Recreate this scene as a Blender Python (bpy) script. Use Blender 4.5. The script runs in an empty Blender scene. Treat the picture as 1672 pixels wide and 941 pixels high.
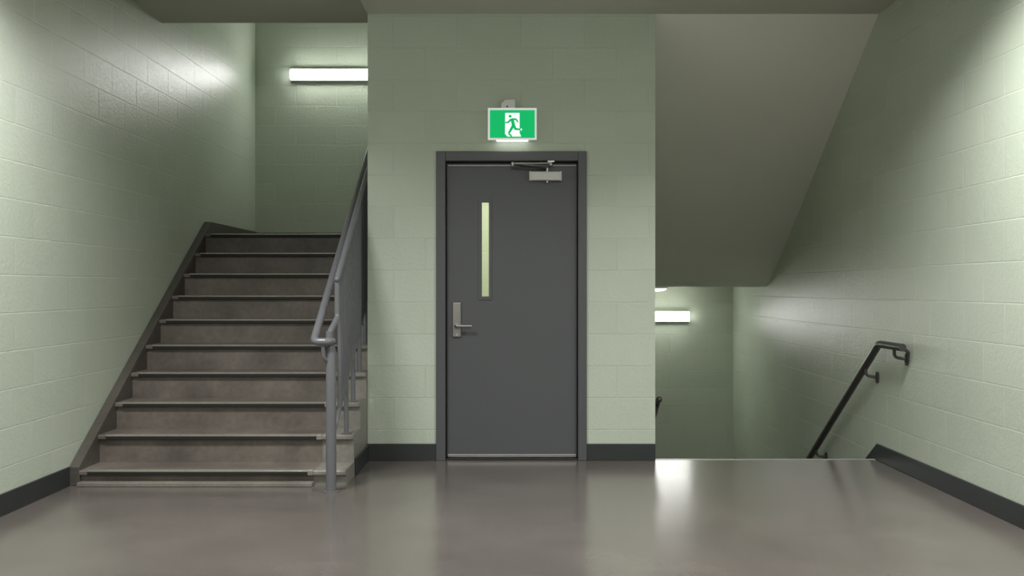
import bpy, bmesh, math
from mathutils import Vector, Matrix
S = bpy.context.scene
C = S.collection
PI = math.pi

# ------------------------------------------------------------------ dimensions (metres)
D = 6.99                       # door wall
XL, XR = -2.756, 2.615         # side walls
CL, CR = -1.03, 1.022          # faces of the core with the door
ZC, ZCL = 3.186, 3.318         # ceiling, higher ceiling over the left bay
YB = -2.6                      # wall behind the camera
TOP = 5.3
YFL, YFR = 10.52, 11.59        # far walls of upper and lower landing
H = 1.23                       # camera height

# ------------------------------------------------------------------ materials
def nt(name):
    m = bpy.data.materials.new(name); m.use_nodes = True
    t = m.node_tree; b = t.nodes['Principled BSDF']
    return m, t, b

def simple(name, col, rough=0.5, metal=0.0, bump=0.0, bscale=60.0, var=0.0, vscale=4.0, spec=0.5, coat=0.0):
    m, t, b = nt(name)
    b.inputs['Base Color'].default_value = (*col, 1)
    b.inputs['Roughness'].default_value = rough
    b.inputs['Metallic'].default_value = metal
    b.inputs['Specular IOR Level'].default_value = spec
    b.inputs['Coat Weight'].default_value = coat
    tc = t.nodes.new('ShaderNodeTexCoord')
    if var > 0:
        n = t.nodes.new('ShaderNodeTexNoise'); n.inputs['Scale'].default_value = vscale
        n.inputs['Detail'].default_value = 6
        t.links.new(tc.outputs['Object'], n.inputs['Vector'])
        mx = t.nodes.new('ShaderNodeMix'); mx.data_type = 'RGBA'
        mx.inputs[6].default_value = (*[c*(1-var) for c in col], 1)
        mx.inputs[7].default_value = (*[c*(1+var) for c in col], 1)
        t.links.new(n.outputs['Fac'], mx.inputs[0]); t.links.new(mx.outputs[2], b.inputs['Base Color'])
    if bump > 0:
        n = t.nodes.new('ShaderNodeTexNoise'); n.inputs['Scale'].default_value = bscale
        n.inputs['Detail'].default_value = 4
        t.links.new(tc.outputs['Object'], n.inputs['Vector'])
        bp = t.nodes.new('ShaderNodeBump'); bp.inputs['Strength'].default_value = bump
        bp.inputs['Distance'].default_value = 0.004
        t.links.new(n.outputs['Fac'], bp.inputs['Height']); t.links.new(bp.outputs['Normal'], b.inputs['Normal'])
    return m

def emit(name, col, strength):
    m, t, b = nt(name)
    b.inputs['Base Color'].default_value = (0.8, 0.8, 0.8, 1)
    b.inputs['Emission Color'].default_value = (*col, 1)
    b.inputs['Emission Strength'].default_value = strength
    return m

WALL = (0.522, 0.582, 0.475)
def block_wall(name, axis, course, z0, blk, a0, rough=0.30, depth=0.005, joint=0.8):
    """painted concrete block; axis = world axis the courses run along"""
    m, t, b = nt(name)
    N, L = t.nodes, t.links
    tc = N.new('ShaderNodeTexCoord'); sp = N.new('ShaderNodeSeparateXYZ'); L.new(tc.outputs['Object'], sp.inputs[0])
    def off(sock, v):
        a = N.new('ShaderNodeMath'); a.operation = 'ADD'; a.inputs[1].default_value = v; L.new(sock, a.inputs[0]); return a.outputs[0]
    cb = N.new('ShaderNodeCombineXYZ')
    L.new(off(sp.outputs[axis], -a0 + 40*blk), cb.inputs[0]); L.new(off(sp.outputs['Z'], -z0 + 40*course), cb.inputs[1])
    br = N.new('ShaderNodeTexBrick')
    br.offset = 0.5; br.offset_frequency = 2; br.squash = 1.0
    br.inputs['Scale'].default_value = 1.0
    br.inputs['Brick Width'].default_value = blk; br.inputs['Row Height'].default_value = course
    br.inputs['Mortar Size'].default_value = 0.0045; br.inputs['Mortar Smooth'].default_value = 0.35
    br.inputs['Bias'].default_value = 0.0
    br.inputs['Color1'].default_value = (0.46, 0.46, 0.46, 1); br.inputs['Color2'].default_value = (0.54, 0.54, 0.54, 1)
    br.inputs['Mortar'].default_value = (0.5, 0.5, 0.5, 1)
    L.new(cb.outputs[0], br.inputs['Vector'])
    # joints filled with paint here and there
    n1 = N.new('ShaderNodeTexNoise'); n1.inputs['Scale'].default_value = 2.3; n1.inputs['Detail'].default_value = 2
    L.new(tc.outputs['Object'], n1.inputs['Vector'])
    mr = N.new('ShaderNodeMapRange'); mr.inputs[1].default_value = 0.38; mr.inputs[2].default_value = 0.58
    mr.inputs[3].default_value = 0.25; mr.inputs[4].default_value = 1.0; L.new(n1.outputs['Fac'], mr.inputs[0])
    mu = N.new('ShaderNodeMath'); mu.operation = 'MULTIPLY'; L.new(br.outputs['Fac'], mu.inputs[0]); L.new(mr.outputs[0], mu.inputs[1])
    # orange peel of roller paint over block texture
    n2 = N.new('ShaderNodeTexNoise'); n2.inputs['Scale'].default_value = 48; n2.inputs['Detail'].default_value = 6
    n2.inputs['Roughness'].default_value = 0.65
    L.new(tc.outputs['Object'], n2.inputs['Vector'])
    b1 = N.new('ShaderNodeBump'); b1.inputs['Strength'].default_value = 0.75; b1.inputs['Distance'].default_value = 0.004
    L.new(n2.outputs['Fac'], b1.inputs['Height'])
    b2 = N.new('ShaderNodeBump'); b2.invert = True; b2.inputs['Strength'].default_value = 1.0; b2.inputs['Distance'].default_value = depth
    L.new(mu.outputs[0], b2.inputs['Height']); L.new(b1.outputs['Normal'], b2.inputs['Normal'])
    L.new(b2.outputs['Normal'], b.inputs['Normal'])
    # colour: slight block to block and broad variation, joint highlights painted in as a paler tone
    n3 = N.new('ShaderNodeTexNoise'); n3.inputs['Scale'].default_value = 1.1; n3.inputs['Detail'].default_value = 5
    L.new(tc.outputs['Object'], n3.inputs['Vector'])
    mx = N.new('ShaderNodeMix'); mx.data_type = 'RGBA'
    mx.inputs[6].default_value = (*[c*0.94 for c in WALL], 1); mx.inputs[7].default_value = (*[c*1.06 for c in WALL], 1)
    L.new(n3.outputs['Fac'], mx.inputs[0])
    ov = N.new('ShaderNodeMix'); ov.data_type = 'RGBA'; ov.blend_type = 'OVERLAY'; ov.inputs[0].default_value = 0.35
    L.new(mx.outputs[2], ov.inputs[6]); L.new(br.outputs['Color'], ov.inputs[7])
    mj = N.new('ShaderNodeMix'); mj.data_type = 'RGBA'; mj.inputs[7].default_value = (0.72, 0.77, 0.66, 1)
    mh = N.new('ShaderNodeMath'); mh.operation = 'MULTIPLY'; mh.inputs[1].default_value = joint; L.new(mu.outputs[0], mh.inputs[0])
    L.new(mh.outputs[0], mj.inputs[0]); L.new(ov.outputs[2], mj.inputs[6])
    L.new(mj.outputs[2], b.inputs['Base Color'])
    b.inputs['Roughness'].default_value = rough
    return m

M = {}
M['left'] = block_wall('paint_block_left', 'Y', 0.2096, 0.044, 0.44, 5.65)
M['right'] = block_wall('paint_block_right', 'Y', 0.2205, 0.0465, 0.4675, 5.904)
M['core'] = block_wall('paint_block_core', 'X', 0.2275, -0.0105, 0.455, -0.845, rough=0.42, depth=0.003, joint=0.2)
M['core_side'] = block_wall('paint_block_core_side', 'Y', 0.2275, -0.0105, 0.455, 7.0, rough=0.42)
M['far'] = block_wall('paint_block_far', 'X', 0.2096, 0.044, 0.44, -2.756, rough=0.42, depth=0.003, joint=0.25)
M['ceil'] = simple('ceiling_paint', (0.52, 0.515, 0.45), 0.6, bump=0.12, bscale=35, var=0.05, vscale=1.5)
M['soffit'] = simple('soffit_paint', (0.78, 0.77, 0.69), 0.45, bump=0.10, bscale=30, var=0.05, vscale=1.2)
M['base'] = simple('vinyl_base', (0.030, 0.034, 0.034), 0.45, var=0.1)
M['doorpaint'] = simple('door_paint', (0.088, 0.092, 0.096), 0.42, bump=0.05, bscale=120, var=0.05, vscale=2)
M['framepaint'] = simple('door_frame_paint', (0.088, 0.092, 0.095), 0.40, bump=0.05, bscale=120)
M['railpaint'] = simple('rail_paint', (0.145, 0.147, 0.158), 0.30, bump=0.08, bscale=60, var=0.06, vscale=12)
M['darkrail'] = simple('dark_rail_paint', (0.055, 0.051, 0.049), 0.30, var=0.1, vscale=14)
M['steel'] = simple('brushed_steel', (0.43, 0.42, 0.40), 0.32, 1.0)
M['alu'] = simple('silver_paint', (0.62, 0.61, 0.59), 0.42, 0.15)
M['darkmetal'] = simple('dark_metal', (0.04, 0.04, 0.04), 0.4, 0.6)
M['seal'] = simple('seal_metal', (0.30, 0.30, 0.29), 0.4, 0.2)
M['brass'] = simple('brass', (0.55, 0.42, 0.2), 0.35, 1.0)
M['stripmetal'] = simple('nosing_metal', (0.36, 0.34, 0.30), 0.26, 0.45, var=0.15, vscale=9)
M['nosedark'] = simple('nosing_dark', (0.012, 0.012, 0.011), 0.6)
M['whiteplastic'] = simple('white_plastic', (0.75, 0.76, 0.74), 0.4)
M['litplastic'] = emit('lit_white_plastic', (0.95, 1.0, 0.96), 0.38)
M['greyplastic'] = simple('grey_plastic', (0.78, 0.78, 0.76), 0.5)
M['edge'] = simple('pale_edge_strip', (0.42, 0.42, 0.38), 0.3, 0.3)
M['tube'] = emit('fluorescent_diffuser', (1.0, 1.0, 0.97), 28.0)
M['tube_low'] = emit('fluorescent_diffuser_lower', (1.0, 1.0, 0.97), 16.0)
M['downlight'] = emit('downlight_diffuser', (1.0, 0.98, 0.93), 4.0)
M['lens'] = emit('sign_lens', (1.0, 1.0, 1.0), 2.6)
M['tubecap'] = emit('fluorescent_end_cap', (1.0, 1.0, 0.97), 14.0)
M['green'] = emit('sign_green', (0.0, 0.47, 0.13), 0.95)
M['signwhite'] = emit('sign_white', (0.95, 1.0, 0.97), 0.95)
for k in ('green', 'signwhite'):
    M[k].node_tree.nodes['Principled BSDF'].inputs['Specular IOR Level'].default_value = 0.15
    M[k].node_tree.nodes['Principled BSDF'].inputs['Base Color'].default_value = (0.02, 0.12, 0.05, 1) if k == 'green' else (0.5, 0.5, 0.5, 1)

def concrete(name, col, rough, stain=0.25, scale=2.0, rvar=0.1, bump=0.08, coat=0.0, cmix=0.3):
    m, t, b = nt(name); N, L = t.nodes, t.links
    tc = N.new('ShaderNodeTexCoord')
    a = N.new('ShaderNodeTexNoise'); a.inputs['Scale'].default_value = scale; a.inputs['Detail'].default_value = 8; a.inputs['Roughness'].default_value = 0.6
    c = N.new('ShaderNodeTexNoise'); c.inputs['Scale'].default_value = scale*9; c.inputs['Detail'].default_value = 6
    for n in (a, c): L.new(tc.outputs['Object'], n.inputs['Vector'])
    r = N.new('ShaderNodeValToRGB'); r.color_ramp.elements[0].position = 0.35; r.color_ramp.elements[1].position = 0.68
    r.color_ramp.elements[0].color = (*[v*(1-stain) for v in col], 1)
    r.color_ramp.elements[1].color = (*[v*(1+stain*0.6) for v in col], 1)
    L.new(a.outputs['Fac'], r.inputs[0])
    mx = N.new('ShaderNodeMix'); mx.data_type = 'RGBA'; mx.blend_type = 'OVERLAY'; mx.inputs[0].default_value = cmix
    L.new(r.outputs[0], mx.inputs[6]); L.new(c.outputs['Fac'], mx.inputs[7])
    L.new(mx.outputs[2], b.inputs['Base Color'])
    mr = N.new('ShaderNodeMapRange'); mr.inputs[3].default_value = rough - rvar; mr.inputs[4].default_value = rough + rvar
    L.new(a.outputs['Fac'], mr.inputs[0]); L.new(mr.outputs[0], b.inputs['Roughness'])
    bp = N.new('ShaderNodeBump'); bp.inputs['Strength'].default_value = bump; bp.inputs['Distance'].default_value = 0.003
    L.new(c.outputs['Fac'], bp.inputs['Height']); L.new(bp.outputs['Normal'], b.inputs['Normal'])
    b.inputs['Coat Weight'].default_value = coat
    b.inputs['Coat Roughness'].default_value = 0.12
    return m
M['floor'] = concrete('polished_concrete', (0.131, 0.116, 0.103), 0.20, stain=0.16, scale=1.3, rvar=0.05, bump=0.003, cmix=0.08)
M['floor'].node_tree.nodes['Principled BSDF'].inputs['Specular IOR Level'].default_value = 0.95
M['step'] = concrete('step_concrete', (0.165, 0.143, 0.122), 0.45, stain=0.28, scale=3.0, bump=0.25)
M['stepend'] = concrete('step_end_paint', (0.235, 0.225, 0.195), 0.45, stain=0.12, scale=4.0, bump=0.12)
M['skirt'] = concrete('stair_skirt_paint', (0.085, 0.078, 0.066), 0.42, stain=0.2, scale=3.0, bump=0.1)
M['plinth'] = concrete('base_strip_concrete', (0.22, 0.20, 0.17), 0.45, stain=0.15, scale=4.0)
gm, gt, gb = nt('glass')
gb.inputs['Transmission Weight'].default_value = 1.0; gb.inputs['Roughness'].default_value = 0.02; gb.inputs['IOR'].default_value = 1.45
gb.inputs['Base Color'].default_value = (0.95, 0.98, 0.93, 1)
M['glass'] = gm

# ------------------------------------------------------------------ mesh helpers
def build(name, bm, mat, parent=None, smooth=False, bevel=0.0, seg=2):
    bmesh.ops.recalc_face_normals(bm, faces=bm.faces)
    me = bpy.data.meshes.new(name); bm.to_mesh(me); bm.free()
    me.materials.append(mat)
    o = bpy.data.objects.new(name, me); C.objects.link(o)
    if smooth:
        for p in me.polygons: p.use_smooth = True
    if bevel > 0:
        md = o.modifiers.new('bevel', 'BEVEL'); md.width = bevel; md.segments = seg; md.limit_method = 'ANGLE'; md.angle_limit = 0.6
    if parent is not None:
        o.parent = parent
        o.matrix_parent_inverse = Matrix.Translation(-parent_world(parent))
    return o
def parent_world(p):
    v = Vector(p.location)
    while p.parent is not None:
        p = p.parent if False else None
        break
    return v
def box(bm, x0, x1, y0, y1, z0, z1):
    vs = [bm.verts.new((x, y, z)) for x in (x0, x1) for y in (y0, y1) for z in (z0, z1)]
    for f in ((0,1,3,2),(4,6,7,5),(0,4,5,1),(2,3,7,6),(0,2,6,4),(1,5,7,3)):
        bm.faces.new([vs[i] for i in f])
    return bm
def B(*a): return box(bmesh.new(), *a)
def prism_x(bm, prof, x0, x1):
    """profile of (y, z) points swept along x"""
    a = [bm.verts.new((x0, y, z)) for y, z in prof]; b = [bm.verts.new((x1, y, z)) for y, z in prof]
    n = len(prof); bm.faces.new(a); bm.faces.new(b[::-1])
    for i in range(n): bm.faces.new((a[i], a[(i+1)%n], b[(i+1)%n], b[i]))
    return bm
def prism_y(bm, prof, y0, y1):
    a = [bm.verts.new((x, y0, z)) for x, z in prof]; b = [bm.verts.new((x, y1, z)) for x, z in prof]
    n = len(prof); bm.faces.new(a); bm.faces.new(b[::-1])
    for i in range(n): bm.faces.new((a[i], a[(i+1)%n], b[(i+1)%n], b[i]))
    return bm
def fillet(pts, r, seg=8):
    pts = [Vector(p) for p in pts]; out = [pts[0]]
    for i in range(1, len(pts)-1):
        p, a, c = pts[i], pts[i-1], pts[i+1]
        u, w = (a-p), (c-p); rr = min(r, u.length*0.49, w.length*0.49); u.normalize(); w.normalize()
        s, e = p+u*rr, p+w*rr
        for k in range(seg+1):
            t = k/seg; out.append(s*(1-t)**2 + p*2*t*(1-t) + e*t*t)
    out.append(pts[-1]); return out
def tube(bm, pts, r, n=16):
    pts = [Vector(p) for p in pts]; rings = []
    rs = r if isinstance(r, (list, tuple)) else [r]*len(pts)
    t0 = (pts[1]-pts[0]).normalized()
    up = Vector((0,0,1)) if abs(t0.z) < 0.9 else Vector((1,0,0))
    nrm = t0.cross(up).normalized()
    for i, p in enumerate(pts):
        if i == 0: t = t0
        elif i == len(pts)-1: t = (pts[i]-pts[i-1]).normalized()
        else: t = ((pts[i+1]-pts[i]).normalized() + (pts[i]-pts[i-1]).normalized()).normalized()
        nrm = (nrm - t*nrm.dot(t)).normalized(); bn = t.cross(nrm)
        rings.append([bm.verts.new(p + (nrm*math.cos(2*PI*k/n) + bn*math.sin(2*PI*k/n))*rs[i]) for k in range(n)])
    for a, b in zip(rings, rings[1:]):
        for k in range(n): bm.faces.new((a[k], a[(k+1)%n], b[(k+1)%n], b[k]))
    bm.faces.new(rings[0][::-1]); bm.faces.new(rings[-1])
    return bm
def T(pts, r, n=16): return tube(bmesh.new(), pts, r, n)
def dome(bm, c, r, axis, n=16, m=5):
    """hemispherical cap"""
    pts = [Vector(c) + Vector(axis)*r*math.sin(PI/2*k/m) for k in range(m+1)]
    return tube(bm, pts, [max(r*math.cos(PI/2*k/m), r*0.02) for k in range(m+1)], n)
def smooth_tube(name, bm, mat, parent=None):
    o = build(name, bm, mat, parent, smooth=True)
    md = o.modifiers.new('edges', 'EDGE_SPLIT'); md.split_angle = 0.9
    return o
def thing(name, label, cat, loc, group=None):
    o = bpy.data.objects.new(name, None); C.objects.link(o); o.location = loc; o.empty_display_size = 0.1
    o['label'] = label; o['category'] = cat
    if group: o['group'] = group
    return o
def struct(name, bm, mat, bevel=0.0, **k):
    o = build(name, bm, mat, None, bevel=bevel, **k); o['kind'] = 'structure'; return o

# ------------------------------------------------------------------ the shell
W = 0.15
bm = bmesh.new()
box(bm, XL-W, XR+W, YB-W, 7.03, -0.22, 0.0)
box(bm, CL, CR, 7.03, 9.75, -0.22, 0.0)
struct('floor', bm, M['floor'])
struct('wall_left', B(XL-W, XL, YB, YFL, 0.0, TOP), M['left'])
struct('wall_right', B(XR, XR+W, YB, YFR+W, -2.0, 3.6), M['right'])
struct('wall_front', B(XL-W, XR+W, YB-W, YB, 0.0, 3.5), M['core'])
struct('wall_upper_landing', B(XL-W, CL+W, YFL, YFL+W, 0.0, TOP), M['far'])
struct('wall_lower_landing', B(CR, XR, YFR, YFR+W, -2.0, 1.242), M['far'])
# door wall with its opening
OX0, OX1, OZ = -0.525, 0.517, 2.185
bm = bmesh.new()
box(bm, CL, OX0, D, D+W, 0, ZC); box(bm, OX1, CR, D, D+W, 0, ZC); box(bm, OX0, OX1, D, D+W, OZ, ZC)
struct('wall_back', bm, M['core'])
struct('wall_core_left', B(CL, CL+W, D+W, YFL, 0.0, TOP), M['core_side'])
struct('wall_core_right', B(CR-W, CR, D+W, YFR+W, -2.0, ZC), M['core_side'])
# lobby behind the door
struct('wall_lobby', B(CL+W, CR-W, 9.6, 9.75, 0.0, 2.75), M['core'])
struct('ceiling_lobby', B(CL+W, CR-W, D+W, 9.75, 2.75, 2.85), M['ceil'])
# ceilings
struct('ceiling', B(CL, XR+W, YB-W, D, ZC, 3.5), M['ceil'])
struct('ceiling_left', B(XL, CL, YB, 7.716, ZCL, 3.5), M['ceil'])
struct('ceiling_core', B(CL+W, CR, D, YFR+W, ZC, 3.3), M['ceil'])
struct('ceiling_upper', B(XL-W, CL+W, 7.4, YFL+W, TOP, TOP+0.1), M['ceil'])
struct('wall_upper_front', B(XL, CL+W, 7.566, 7.716, 3.5, TOP), M['far'])
struct('ceiling_soffit', prism_x(bmesh.new(), [(D, ZC), (9.915, 1.292), (10.06, 1.242), (YFR, 1.242), (YFR, 1.62), (10.05, 1.62), (7.25, 3.5), (D, 3.5)], CR, XR), M['soffit'])
# baseboards
bh, bt = 0.12, 0.012
struct('baseboard_left', B(XL, XL+bt, YB, 6.085, 0, bh), M['base'], bevel=0.004)
struct('baseboard_back', B(CL, -0.5415, D-bt, D, 0, bh), M['base'], bevel=0.004)
struct('baseboard_back_right', B(0.533, CR, D-bt, D, 0, bh), M['base'], bevel=0.004)
sl = 0.646
prof = [(YB, 0.0), (YB, bh), (7.0, bh), (9.72, bh-2.72*sl), (9.72, bh-2.72*sl-0.22), (7.0, 0.0)]
struct('baseboard_right', prism_x(bmesh.new(), prof, XR-bt, XR), M['base'], bevel=0.004)
# edge strip at the head of the flight going down, and that flight
struct('trim_1', B(CR, XR-bt, 7.012, 7.040, -0.035, 0.003), M['edge'], bevel=0.002)
bm = bmesh.new()
for k in range(9):
    y = 7.04 + 0.27*k; z = -0.17*(k+1)
    box(bm, CR, XR, y, y+0.271, -2.0, z)
box(bm, CR, XR, 7.04+0.27*9, YFR, -2.0, -1.70)
struct('floor_lower_flight', bm, M['step'])

# ------------------------------------------------------------------ door frame, door
yf = D - 0.016
bm = bmesh.new()
fx0, fx1, fz = -0.5415, 0.533, 2.204
ix0, ix1, iz = -0.474, 0.471, 2.136
box(bm, fx0, ix0, yf, D+W, 0, fz); box(bm, ix1, fx1, yf, D+W, 0, fz); box(bm, ix0, ix1, yf, D+W, iz, fz)
# stop behind the leaf
sy0, sy1 = D+0.078, D+0.100
box(bm, ix0, ix0+0.03, sy0, sy1, 0, iz); box(bm, ix1-0.03, ix1, sy0, sy1, 0, iz); box(bm, ix0+0.03, ix1-0.03, sy0, sy1, iz-0.03, iz)
struct('trim_2', bm, M['framepaint'], bevel=0.004)
struct('trim_3', B(ix0, ix1, D+0.005, D+0.095, 0.0, 0.012), M['darkmetal'], bevel=0.003)

yl = D + 0.030               # front of the leaf
lx0, lx1, lz0, lz1 = -0.464, 0.463, 0.018, 2.116
gx0, gx1, gz0, gz1 = -0.2165, -0.166, 1.170, 1.845
bm = bmesh.new()
for a in ((lx0, gx0, lz0, lz1), (gx1, lx1, lz0, lz1), (gx0, gx1, lz0, gz0), (gx0, gx1, gz1, lz1)):
    box(bm, a[0], a[1], yl, yl+0.045, a[2], a[3])
bmesh.ops.remove_doubles(bm, verts=bm.verts, dist=1e-5)
door = struct('door_1', bm, M['doorpaint'])
# vision panel bead
bm = bmesh.new()
kx0, kx1, kz0, kz1 = gx0-0.024, gx1+0.022, gz0-0.026, gz1+0.022
for a in ((kx0, gx0, kz0, kz1), (gx1, kx1, kz0, kz1), (gx0, gx1, kz0, gz0), (gx0, gx1, gz1, kz1)):
    box(bm, a[0], a[1], yl-0.006, yl, a[2], a[3])
build('glazing_bead', bm, M['doorpaint'], door, bevel=0.002)
build('glass_pane', B(gx0, gx1, yl+0.018, yl+0.024, gz0, gz1), M['glass'], door)
# head seal and bottom sweep
build('head_seal', B(lx0+0.004, lx1-0.004, yl-0.010, yl, lz1-0.016, lz1-0.002), M['seal'], door, bevel=0.003)
build('bottom_sweep', B(lx0+0.002, lx1-0.002, yl-0.012, yl, lz0, lz0+0.022), M['steel'], door, bevel=0.003)
# lever handle on its plate
pl = build('handle_plate', B(-0.427, -0.363, yl-0.016, yl, 0.878, 1.128), M['steel'], door, bevel=0.007, seg=3)
bm = T([(-0.400, yl-0.016, 0.960), (-0.400, yl-0.028, 0.960)], 0.020, 24)
smooth_tube('lever_rose', bm, M['steel'], pl)
bm = T(fillet([(-0.400, yl-0.026, 0.960), (-0.400, yl-0.062, 0.960), (-0.286, yl-0.062, 0.960)], 0.022), 0.0115, 20)
smooth_tube('lever', bm, M['steel'], pl)
smooth_tube('key_cylinder', T([(-0.396, yl-0.0155, 1.058), (-0.396, yl-0.020, 1.058)], 0.008, 20), M['brass'], pl)
smooth_tube('plate_screw', T([(-0.394, yl-0.0155, 0.896), (-0.394, yl-0.018, 0.896)], 0.006, 16), M['alu'], pl)
# overhead closer
cl = build('door_closer', B(0.124, 0.352, yl-0.055, yl, 1.996, 2.060), M['alu'], door, bevel=0.006, seg=3)
build('closer_end_cap', B(0.122, 0.138, yl-0.057, yl-0.001, 1.994, 2.062), M['alu'], cl, bevel=0.004)
build('closer_end_cap', B(0.338, 0.354, yl-0.057, yl-0.001, 1.994, 2.062), M['alu'], cl, bevel=0.004)
smooth_tube('closer_spindle', T([(0.251, yl-0.030, 1.980), (0.251, yl-0.030, 2.086)], 0.011, 16), M['steel'], cl)
bm = tube(bmesh.new(), [(0.251, yl-0.030, 2.078), (0.150, yl-0.075, 2.086), (0.005, yl-0.130, 2.098)], 0.0065, 12)
smooth_tube('closer_arm', bm, M['darkmetal'], cl)
bm = tube(bmesh.new(), [(0.000, yl-0.130, 2.104), (0.276, yl-0.045, 2.120)], 0.0075, 12)
tube(bm, [(0.004, yl-0.130, 2.090), (0.004, yl-0.130, 2.114)], 0.013, 16)
smooth_tube('closer_forearm', bm, M['steel'], cl)
bm = box(bmesh.new(), 0.252, 0.302, yl-0.062, yl-0.020, 2.124, 2.136)
tube(bm, [(0.276, yl-0.046, 2.100), (0.276, yl-0.046, 2.126)], 0.016, 16)
build('arm_shoe', bm, M['steel'], cl, bevel=0.002)

# ------------------------------------------------------------------ exit sign
sx, sz = 0.002, 2.389
es = thing('exit_sign', 'lit green exit sign with white running figure mounted above the grey door', 'exit sign', (sx, D, sz))
hw, hh = 0.1725, 0.113
ys = D - 0.070
build('sign_housing', B(sx-hw+0.006, sx+hw-0.006, ys+0.012, D, sz-hh+0.006, sz+hh-0.006), M['whiteplastic'], es, bevel=0.005)
fw = 0.014
bm = bmesh.new()
for a in ((-hw, -hw+fw, -hh, hh), (hw-fw, hw, -hh, hh), (-hw+fw, hw-fw, -hh, -hh+fw), (-hw+fw, hw-fw, hh-fw, hh)):
    box(bm, sx+a[0], sx+a[1], ys-0.004, ys+0.012, sz+a[2], sz+a[3])
build('sign_frame', bm, M['litplastic'], es, bevel=0.002)
face = build('sign_face', B(sx-hw+fw, sx+hw-fw, ys+0.004, ys+0.011, sz-hh+fw, sz+hh-fw), M['green'], es)
U = 0.000464
def sp_(cx, cy): return (sx + (cx-626)*U, sz + (502-cy)*U)
def flat(name, polys, mat, y0, y1, parent):
    bm = bmesh.new()
    for p in polys: prism_y(bm, [sp_(*q) for q in p], y0, y1)
    return build(name, bm, mat, parent)
def stroke(pts, w):
    """tapered limb outline as a list of quads plus round joints"""
    out = []
    for i in range(len(pts)-1):
        (x0, y0), (x1, y1) = pts[i], pts[i+1]; w0, w1 = w[i]*0.6, w[i+1]*0.6
        l = math.hypot(x1-x0, y1-y0); nx, ny = -(y1-y0)/l, (x1-x0)/l
        out.append([(x0+nx*w0, y0+ny*w0), (x1+nx*w1, y1+ny*w1), (x1-nx*w1, y1-ny*w1), (x0-nx*w0, y0-ny*w0)])
    for i in range(1, len(pts)-1):
        out.append([(pts[i][0]+w[i]*0.6*math.cos(2*PI*k/14), pts[i][1]+w[i]*0.6*math.sin(2*PI*k/14)) for k in range(14)])
    return out
flat('doorway_pictogram', [[(518,333),(737,333),(737,640),(762,692),(552,692),(516,652)],
                           [(752,570),(776,574),(768,602),(748,598)]], M['signwhite'], ys+0.0025, ys+0.0045, face)
man = [[(593+23*math.cos(2*PI*k/24), 384+23*math.sin(2*PI*k/24)) for k in range(24)]]
man += [[(588,432),(612,416),(652,414),(668,424),(652,440),(662,480),(672,540),(640,552),(618,530),(612,480)]]
man += stroke([(604,430),(568,474),(520,482)], [26,22,18])
man += stroke([(650,424),(688,436),(716,476)], [24,22,16])
man += stroke([(654,530),(672,578),(752,584)], [36,28,20])
man += stroke([(636,534),(604,590),(570,644)], [38,32,26])
man += stroke([(572,648),(596,668),(618,694)], [24,22,18])
flat('running_figure', man, M['green'], ys+0.0005, ys+0.003, face)
bm = prism_y(bmesh.new(), [(sx-0.079, sz+hh), (sx-0.079, sz+hh+0.042), (sx-0.062, sz+hh+0.050), (sx-0.056, sz+hh+0.064), (sx+0.010, sz+hh+0.068), (sx+0.020, sz+hh+0.060), (sx+0.020, sz+hh)], D-0.052, D)
br = build('mounting_bracket', bm, M['greyplastic'], es, bevel=0.005)
smooth_tube('bracket_screw', T([(sx-0.036, D-0.056, sz+hh+0.012), (sx-0.036, D-0.051, sz+hh+0.012)], 0.006, 12), M['darkmetal'], br)
build('downlight_lens', B(sx-0.112, sx+0.112, ys+0.005, ys+0.045, sz-hh-0.005, sz-hh+0.006), M['lens'], es, bevel=0.003)

# ------------------------------------------------------------------ wall lights
def wall_light(name, label, x0, x1, yw, zc, grp, tm):
    root = thing(name, label, 'light', ((x0+x1)/2, yw, zc), grp)
    h = 0.056
    build('housing', B(x0, x1, yw-0.060, yw, zc-h-0.008, zc+h+0.008), M['whiteplastic'], root, bevel=0.004)
    n = 10; prof = [(yw-0.060, zc-h)]
    for k in range(n+1):
        a = -PI/2 + PI*k/n; prof.append((yw-0.064-0.042*math.cos(a), zc+h*math.sin(a)))
    prof.append((yw-0.060, zc+h))
    build('diffuser', prism_x(bmesh.new(), prof, x0+0.016, x1-0.016), tm, root)
    pc = [(y, zc+(z-zc)*1.03) for y, z in prof]
    for xa in (x0, x1-0.017): build('end_cap', prism_x(bmesh.new(), pc, xa, xa+0.017), M['tubecap'], root, bevel=0.003)
    return root
wall_light('wall_light', 'lit white strip light high on the far wall above the upward stairs', -2.364, -1.164, YFL, 3.51, 'strip lights on the landings', M['tube'])
wall_light('wall_light', 'lit white strip light on the wall at the bottom of the downward stairs', 1.03+0.03, 2.085, YFR, 0.895, 'strip lights on the landings', M['tube_low'])
# round fitting under the landing soffit
cl_ = thing('ceiling_light', 'small lit white lamp under the landing ceiling above the lower strip light', 'light', (1.52, 10.95, 1.242))
smooth_tube('housing', T([(1.52, 10.95, 1.242), (1.52, 10.95, 1.226)], 0.215, 40), M['whiteplastic'], cl_)
bm = tube(bmesh.new(), [(1.52, 10.95, 1.226-0.036*math.sin(PI/2*k/6)) for k in range(7)], [max(0.205*math.cos(PI/2*k/6)**0.5, 0.01) for k in range(7)], 40)
smooth_tube('diffuser', bm, M['downlight'], cl_)

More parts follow.
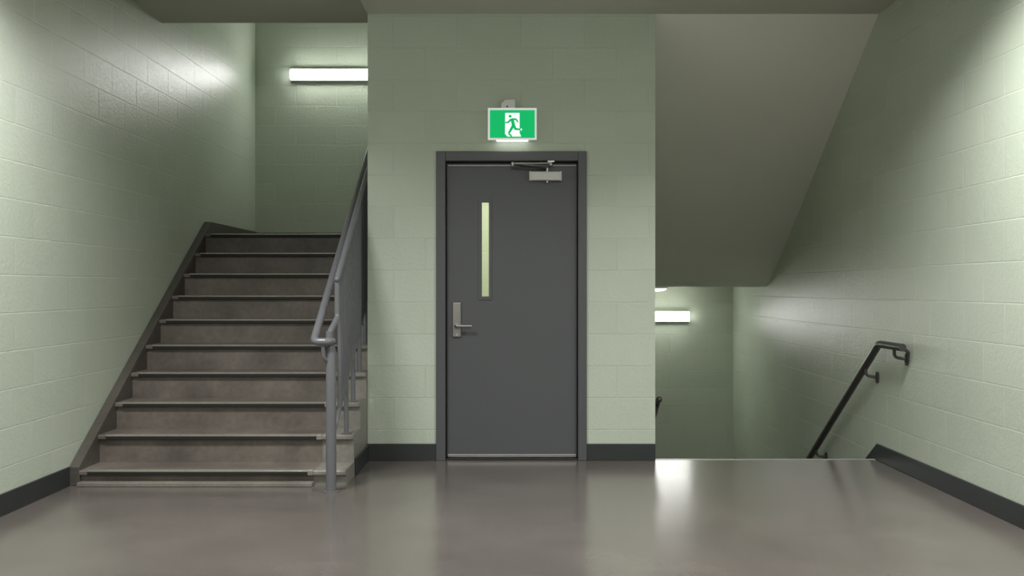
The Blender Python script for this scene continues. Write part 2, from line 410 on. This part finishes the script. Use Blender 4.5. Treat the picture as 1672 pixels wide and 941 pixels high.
# ------------------------------------------------------------------ stairs going up
d1, tr, rs, z1, NS = 6.09, 0.277, 0.179, 0.094, 10
SX0, SXM, SX1 = XL+0.066, -1.235, CL-0.002
SK = XL+0.002; YSE = YFL-0.002
st = thing('staircase', 'worn brown concrete stairs rising between the left wall and the door wall', 'stairs', ((SX0+SX1)/2, d1, 0))
def step_prof(k, yend):
    dk, zk = d1+tr*(k-1), z1+rs*(k-1)
    return [(dk+0.030, 0.0), (dk+0.026, zk-0.034), (dk+0.004, zk-0.030), (dk, zk-0.024), (dk, zk-0.006), (dk+0.006, zk), (yend, zk), (yend, 0.0)]
for k in range(1, NS+1):
    dk, zk = d1+tr*(k-1), z1+rs*(k-1)
    last = k == NS
    yend = YSE if last else dk+tr+0.026
    if last:
        prof = step_prof(k, yend); prof[0] = (dk+0.03, zk-rs-0.25); prof[-1] = (yend, zk-rs-0.25)
    else: prof = step_prof(k, yend)
    s = build('landing' if last else 'step', prism_x(bmesh.new(), prof, SX0, SXM), M['step'], st)
    # nosing strip let into the front edge
    n0, n1 = SX0+0.05, SXM-0.035
    build('nosing_strip', prism_x(bmesh.new(), [(dk-0.005, zk-0.008), (dk-0.005, zk), (dk-0.001, zk+0.003), (dk+0.045, zk+0.003), (dk+0.045, zk-0.004), (dk+0.006, zk-0.004)], n0, n1), M['stripmetal'], s, bevel=0.001)
    build('nosing_front', B(n0, n1, dk-0.003, dk+0.006, zk-0.029, zk-0.0075), M['nosedark'], s, bevel=0.002)  # dark lower part of the nosing's front face
    build('nosing_end', prism_x(bmesh.new(), [(dk-0.004, zk-0.028), (dk-0.004, zk-0.001), (dk, zk+0.0035), (dk+0.045, zk+0.0035), (dk+0.045, zk-0.004), (dk+0.008, zk-0.028)], n1, n1+0.033), M['stepend'], s, bevel=0.001)
    build('step_end', prism_x(bmesh.new(), prof, SXM, SX1), M['stepend'], s)
build('base_strip', B(SX0, SXM, 6.050, 6.121, 0.0, 0.026), M['plinth'], st, bevel=0.004)
# skirting running up the left wall
prof = [(6.09, 0.0), (6.09, 0.118), (8.766, 1.822), (YSE, 1.822), (YSE, 1.30), (8.6, 1.30), (7.2, 0.0)]
build('stair_skirting', prism_x(bmesh.new(), prof, SK, SX0), M['skirt'], st, bevel=0.004)
build('landing_skirting', B(SX0, SX1, YSE-0.03, YSE, 1.705, 1.822), M['skirt'], st, bevel=0.004)
# dark base on the open side
struct('baseboard_stair', B(CL, CL+bt, 6.43, D-bt, 0, 0.113), M['base'], bevel=0.003)

# ------------------------------------------------------------------ railing of the stairs going up
rx, ry = -1.090, 5.905
rg = thing('stair_railing', 'grey painted metal railing with round post at the foot of the upward stairs', 'railing', (rx, ry, 0))
bm = T([(rx, ry, 0.006), (rx, ry, 0.84), (rx, ry, 0.885)], [0.031, 0.031, 0.022], 28)
smooth_tube('newel_post', bm, M['railpaint'], rg)
smooth_tube('base_plate', T([(rx, ry, 0.0), (rx, ry, 0.008)], 0.047, 32), M['railpaint'], rg)
hs = 0.642
hx, hy, hz = -1.187, 5.862, 0.908
yend = 8.75
pts = fillet([(rx+0.012, hy+0.035, hz), (rx-0.012, hy-0.002, hz), (hx, hy, hz), (hx, yend, hz+(yend-hy)*hs), (hx, yend+0.3, hz+(yend-hy)*hs)], 0.055, 10)
smooth_tube('handrail', T(pts, 0.0235, 20), M['railpaint'], rg)
smooth_tube('curved_bracket', T(fillet([(hx+0.055, hy, hz-0.015), (hx+0.06, hy+0.01, hz-0.105), (rx, ry, hz-0.13)], 0.07), 0.012, 12), M['railpaint'], rg)
px, py = -1.087, 6.10
smooth_tube('rail_collar', T([(rx-0.006, ry-0.01, hz), (rx-0.006, ry-0.01, hz+0.062)], 0.024, 20), M['railpaint'], rg)
topz = 1.288; ge = 7.42
pts = fillet([(rx-0.006, ry-0.01, hz+0.05), (rx-0.004, ry+0.0, hz+0.062), (px, py, 1.045), (px, py, topz-0.01)], 0.03)
smooth_tube('riser_pipe', T(pts, 0.0185, 18), M['railpaint'], rg)
bm = T([(px, py-0.012, topz-0.004), (px, ge, topz+(ge-py)*hs)], 0.0185, 18)
dome(bm, (px, py-0.012, topz-0.004), 0.0185, (0, -1, 0))
smooth_tube('top_rail', bm, M['railpaint'], rg)
b0 = 0.30; bs = 0.605
def zb(y): return b0 + (y-ry)*bs
smooth_tube('bottom_rail', T([(rx, ry+0.01, zb(ry)), (px, ge, zb(ge))], 0.014, 14), M['railpaint'], rg)
n = 18
for i in range(n):
    y = 6.185 + i*(ge-6.185)/(n-1)
    zt = topz+(y-py)*hs
    smooth_tube('baluster', T([(px, y, zb(y)), (px, y, zt)], 0.0145, 12), M['railpaint'], rg)
for k in (2, 3, 4, 5):
    y = d1+tr*(k-1)+0.06; z = z1+rs*(k-1)+0.001
    s = smooth_tube('stanchion', T([(px, y, z), (px, y, zb(y))], 0.0155, 14), M['railpaint'], rg)
    smooth_tube('foot_flange', T([(px, y, z), (px, y, z+0.007)], 0.034, 20), M['railpaint'], s)
for y in (7.35, 8.35):
    z = hz+(y-hy)*hs
    bm = T(fillet([(hx, y, z-0.015), (hx, y, z-0.075), (CL, y, z-0.075)], 0.04), 0.009, 10)
    tube(bm, [(CL-0.008, y, z-0.075), (CL, y, z-0.075)], 0.034, 20)
    smooth_tube('wall_bracket', bm, M['railpaint'], rg)

# ------------------------------------------------------------------ handrails of the stairs going down
def wall_rail(label, xw, side, pts, ys_, r, flatend):
    """side = +1 when the wall lies at larger x"""
    x = xw - side*0.080
    root = thing('handrail', label, 'handrail', (x, pts[0][0], pts[0][1]))
    P = [(x, y, z) for y, z in pts]
    bm = T(fillet(P, 0.035, 6), r, 20)
    if not flatend: dome(bm, P[0], r, (0, -1, 0), 20)
    smooth_tube('rail', bm, M['darkrail'], root)
    if flatend:
        y0, z0 = pts[0]
        smooth_tube('end_return', T(fillet([(x+side*0.010, y0+0.014, z0-0.006), (x+side*0.045, y0+0.016, z0-0.03), (xw-side*0.008, y0+0.11, z0-0.095)], 0.03), 0.0125, 12), M['darkrail'], root)
    for y in ys_:
        for (ya, za), (yb, zb_) in zip(pts, pts[1:]):
            if ya <= y <= yb: z = za + (zb_-za)*(y-ya)/(yb-ya)
        bm = T(fillet([(x, y, z-r*0.6), (x, y, z-0.072), (xw-side*0.006, y-0.02, z-0.085)], 0.035, 8), 0.0108, 12)
        o = smooth_tube('bracket', bm, M['darkrail'], root)
        q = [(xw-side*0.012, y-0.02, z-0.085), (xw, y-0.02, z-0.085)]
        pb = tube(bmesh.new(), q, 0.026, 20)
        for v in pb.verts: v.co.z = z-0.085 + (v.co.z-(z-0.085))*1.6
        build('wall_plate', pb, M['darkrail'], o, bevel=0.003)
    return root
zt = 0.843; sr = 0.672
wall_rail('dark metal handrail with bent top on the right wall above the downward stairs', XR, 1,
          [(6.36, zt), (6.77, zt), (9.6, zt-2.83*sr)], (6.50, 7.02, 8.16), 0.0255, True)
wall_rail('dark handrail end just showing past the right edge of the door wall', CR, -1,
          [(7.335, 0.395), (7.42, 0.375), (9.6, 0.375-2.18*sr)], (7.47, 9.0), 0.0225, False)

# ------------------------------------------------------------------ unseen lights of the room (recessed fittings above and before the camera, wall lamp added behind it)
def area(name, loc, sx_, sy_, watts, spread=PI, col=(1, 0.985, 0.99)):
    l = bpy.data.lights.new(name, 'AREA'); l.shape = 'RECTANGLE'; l.size = sx_; l.size_y = sy_
    l.energy = watts; l.spread = spread; l.color = col
    o = bpy.data.objects.new(name, l); C.objects.link(o); o.location = loc
    return o
area('unseen_room_lamp', (-1.75, 4.45, ZCL-0.01), 0.6, 0.6, 74, math.radians(136))
area('unseen_room_lamp', (1.70, 4.45, ZC-0.01), 0.6, 0.6, 74, math.radians(136))
area('unseen_room_lamp', (0.0, 1.2, ZC-0.01), 1.2, 0.6, 50, math.radians(170))
o = area('unseen_room_lamp', (0.0, YB+0.1, 2.98), 1.6, 0.15, 40); o.rotation_euler = (PI/2, 0, 0)  # added unseen behind the camera to brighten soffit, door wall and risers
area('lobby_lamp', (0.0, 8.4, 2.735), 0.6, 0.6, 42, PI, (1, 0.93, 0.78))
# the fittings those lamps sit in
for x, y, z, sx_, sy_ in ((-1.75, 4.45, ZCL, .6, .6), (1.70, 4.45, ZC, .6, .6), (0, 1.2, ZC, 1.2, .6), (0, 8.4, 2.75, .6, .6)):
    bm = bmesh.new(); a, b = sx_/2, sy_/2
    for q in ((-a-.03, -a, -b-.03, b+.03), (a, a+.03, -b-.03, b+.03), (-a, a, -b-.03, -b), (-a, a, b, b+.03)):
        box(bm, x+q[0], x+q[1], y+q[2], y+q[3], z-0.014, z)
    struct('ceiling_panel_frame', bm, M['whiteplastic'])
    struct('ceiling_panel', B(x-a, x+a, y-b, y+b, z-0.004, z), M['downlight'])
struct('wall_panel_added', B(-0.83, 0.83, YB, YB+0.085, 2.89, 3.07), M['whiteplastic'], bevel=0.006)  # made-up housing for the added rear lamp

w = bpy.data.worlds.new('world'); S.world = w; w.use_nodes = True
w.node_tree.nodes['Background'].inputs[0].default_value = (0.6, 0.65, 0.55, 1); w.node_tree.nodes['Background'].inputs[1].default_value = 0.0

# ------------------------------------------------------------------ camera, view
cam = bpy.data.cameras.new('camera'); co = bpy.data.objects.new('camera', cam); C.objects.link(co)
co.location = (0, 0, H); co.rotation_euler = (PI/2, 0, 0)
cam.sensor_fit = 'HORIZONTAL'; cam.sensor_width = 36; cam.lens = 36*1600/1672; cam.clip_start = 0.05
S.camera = co
S.view_settings.view_transform = 'Standard'; S.view_settings.look = 'None'
S.view_settings.exposure = 0.0; S.view_settings.gamma = 1.0; S.view_settings.use_curve_mapping = False
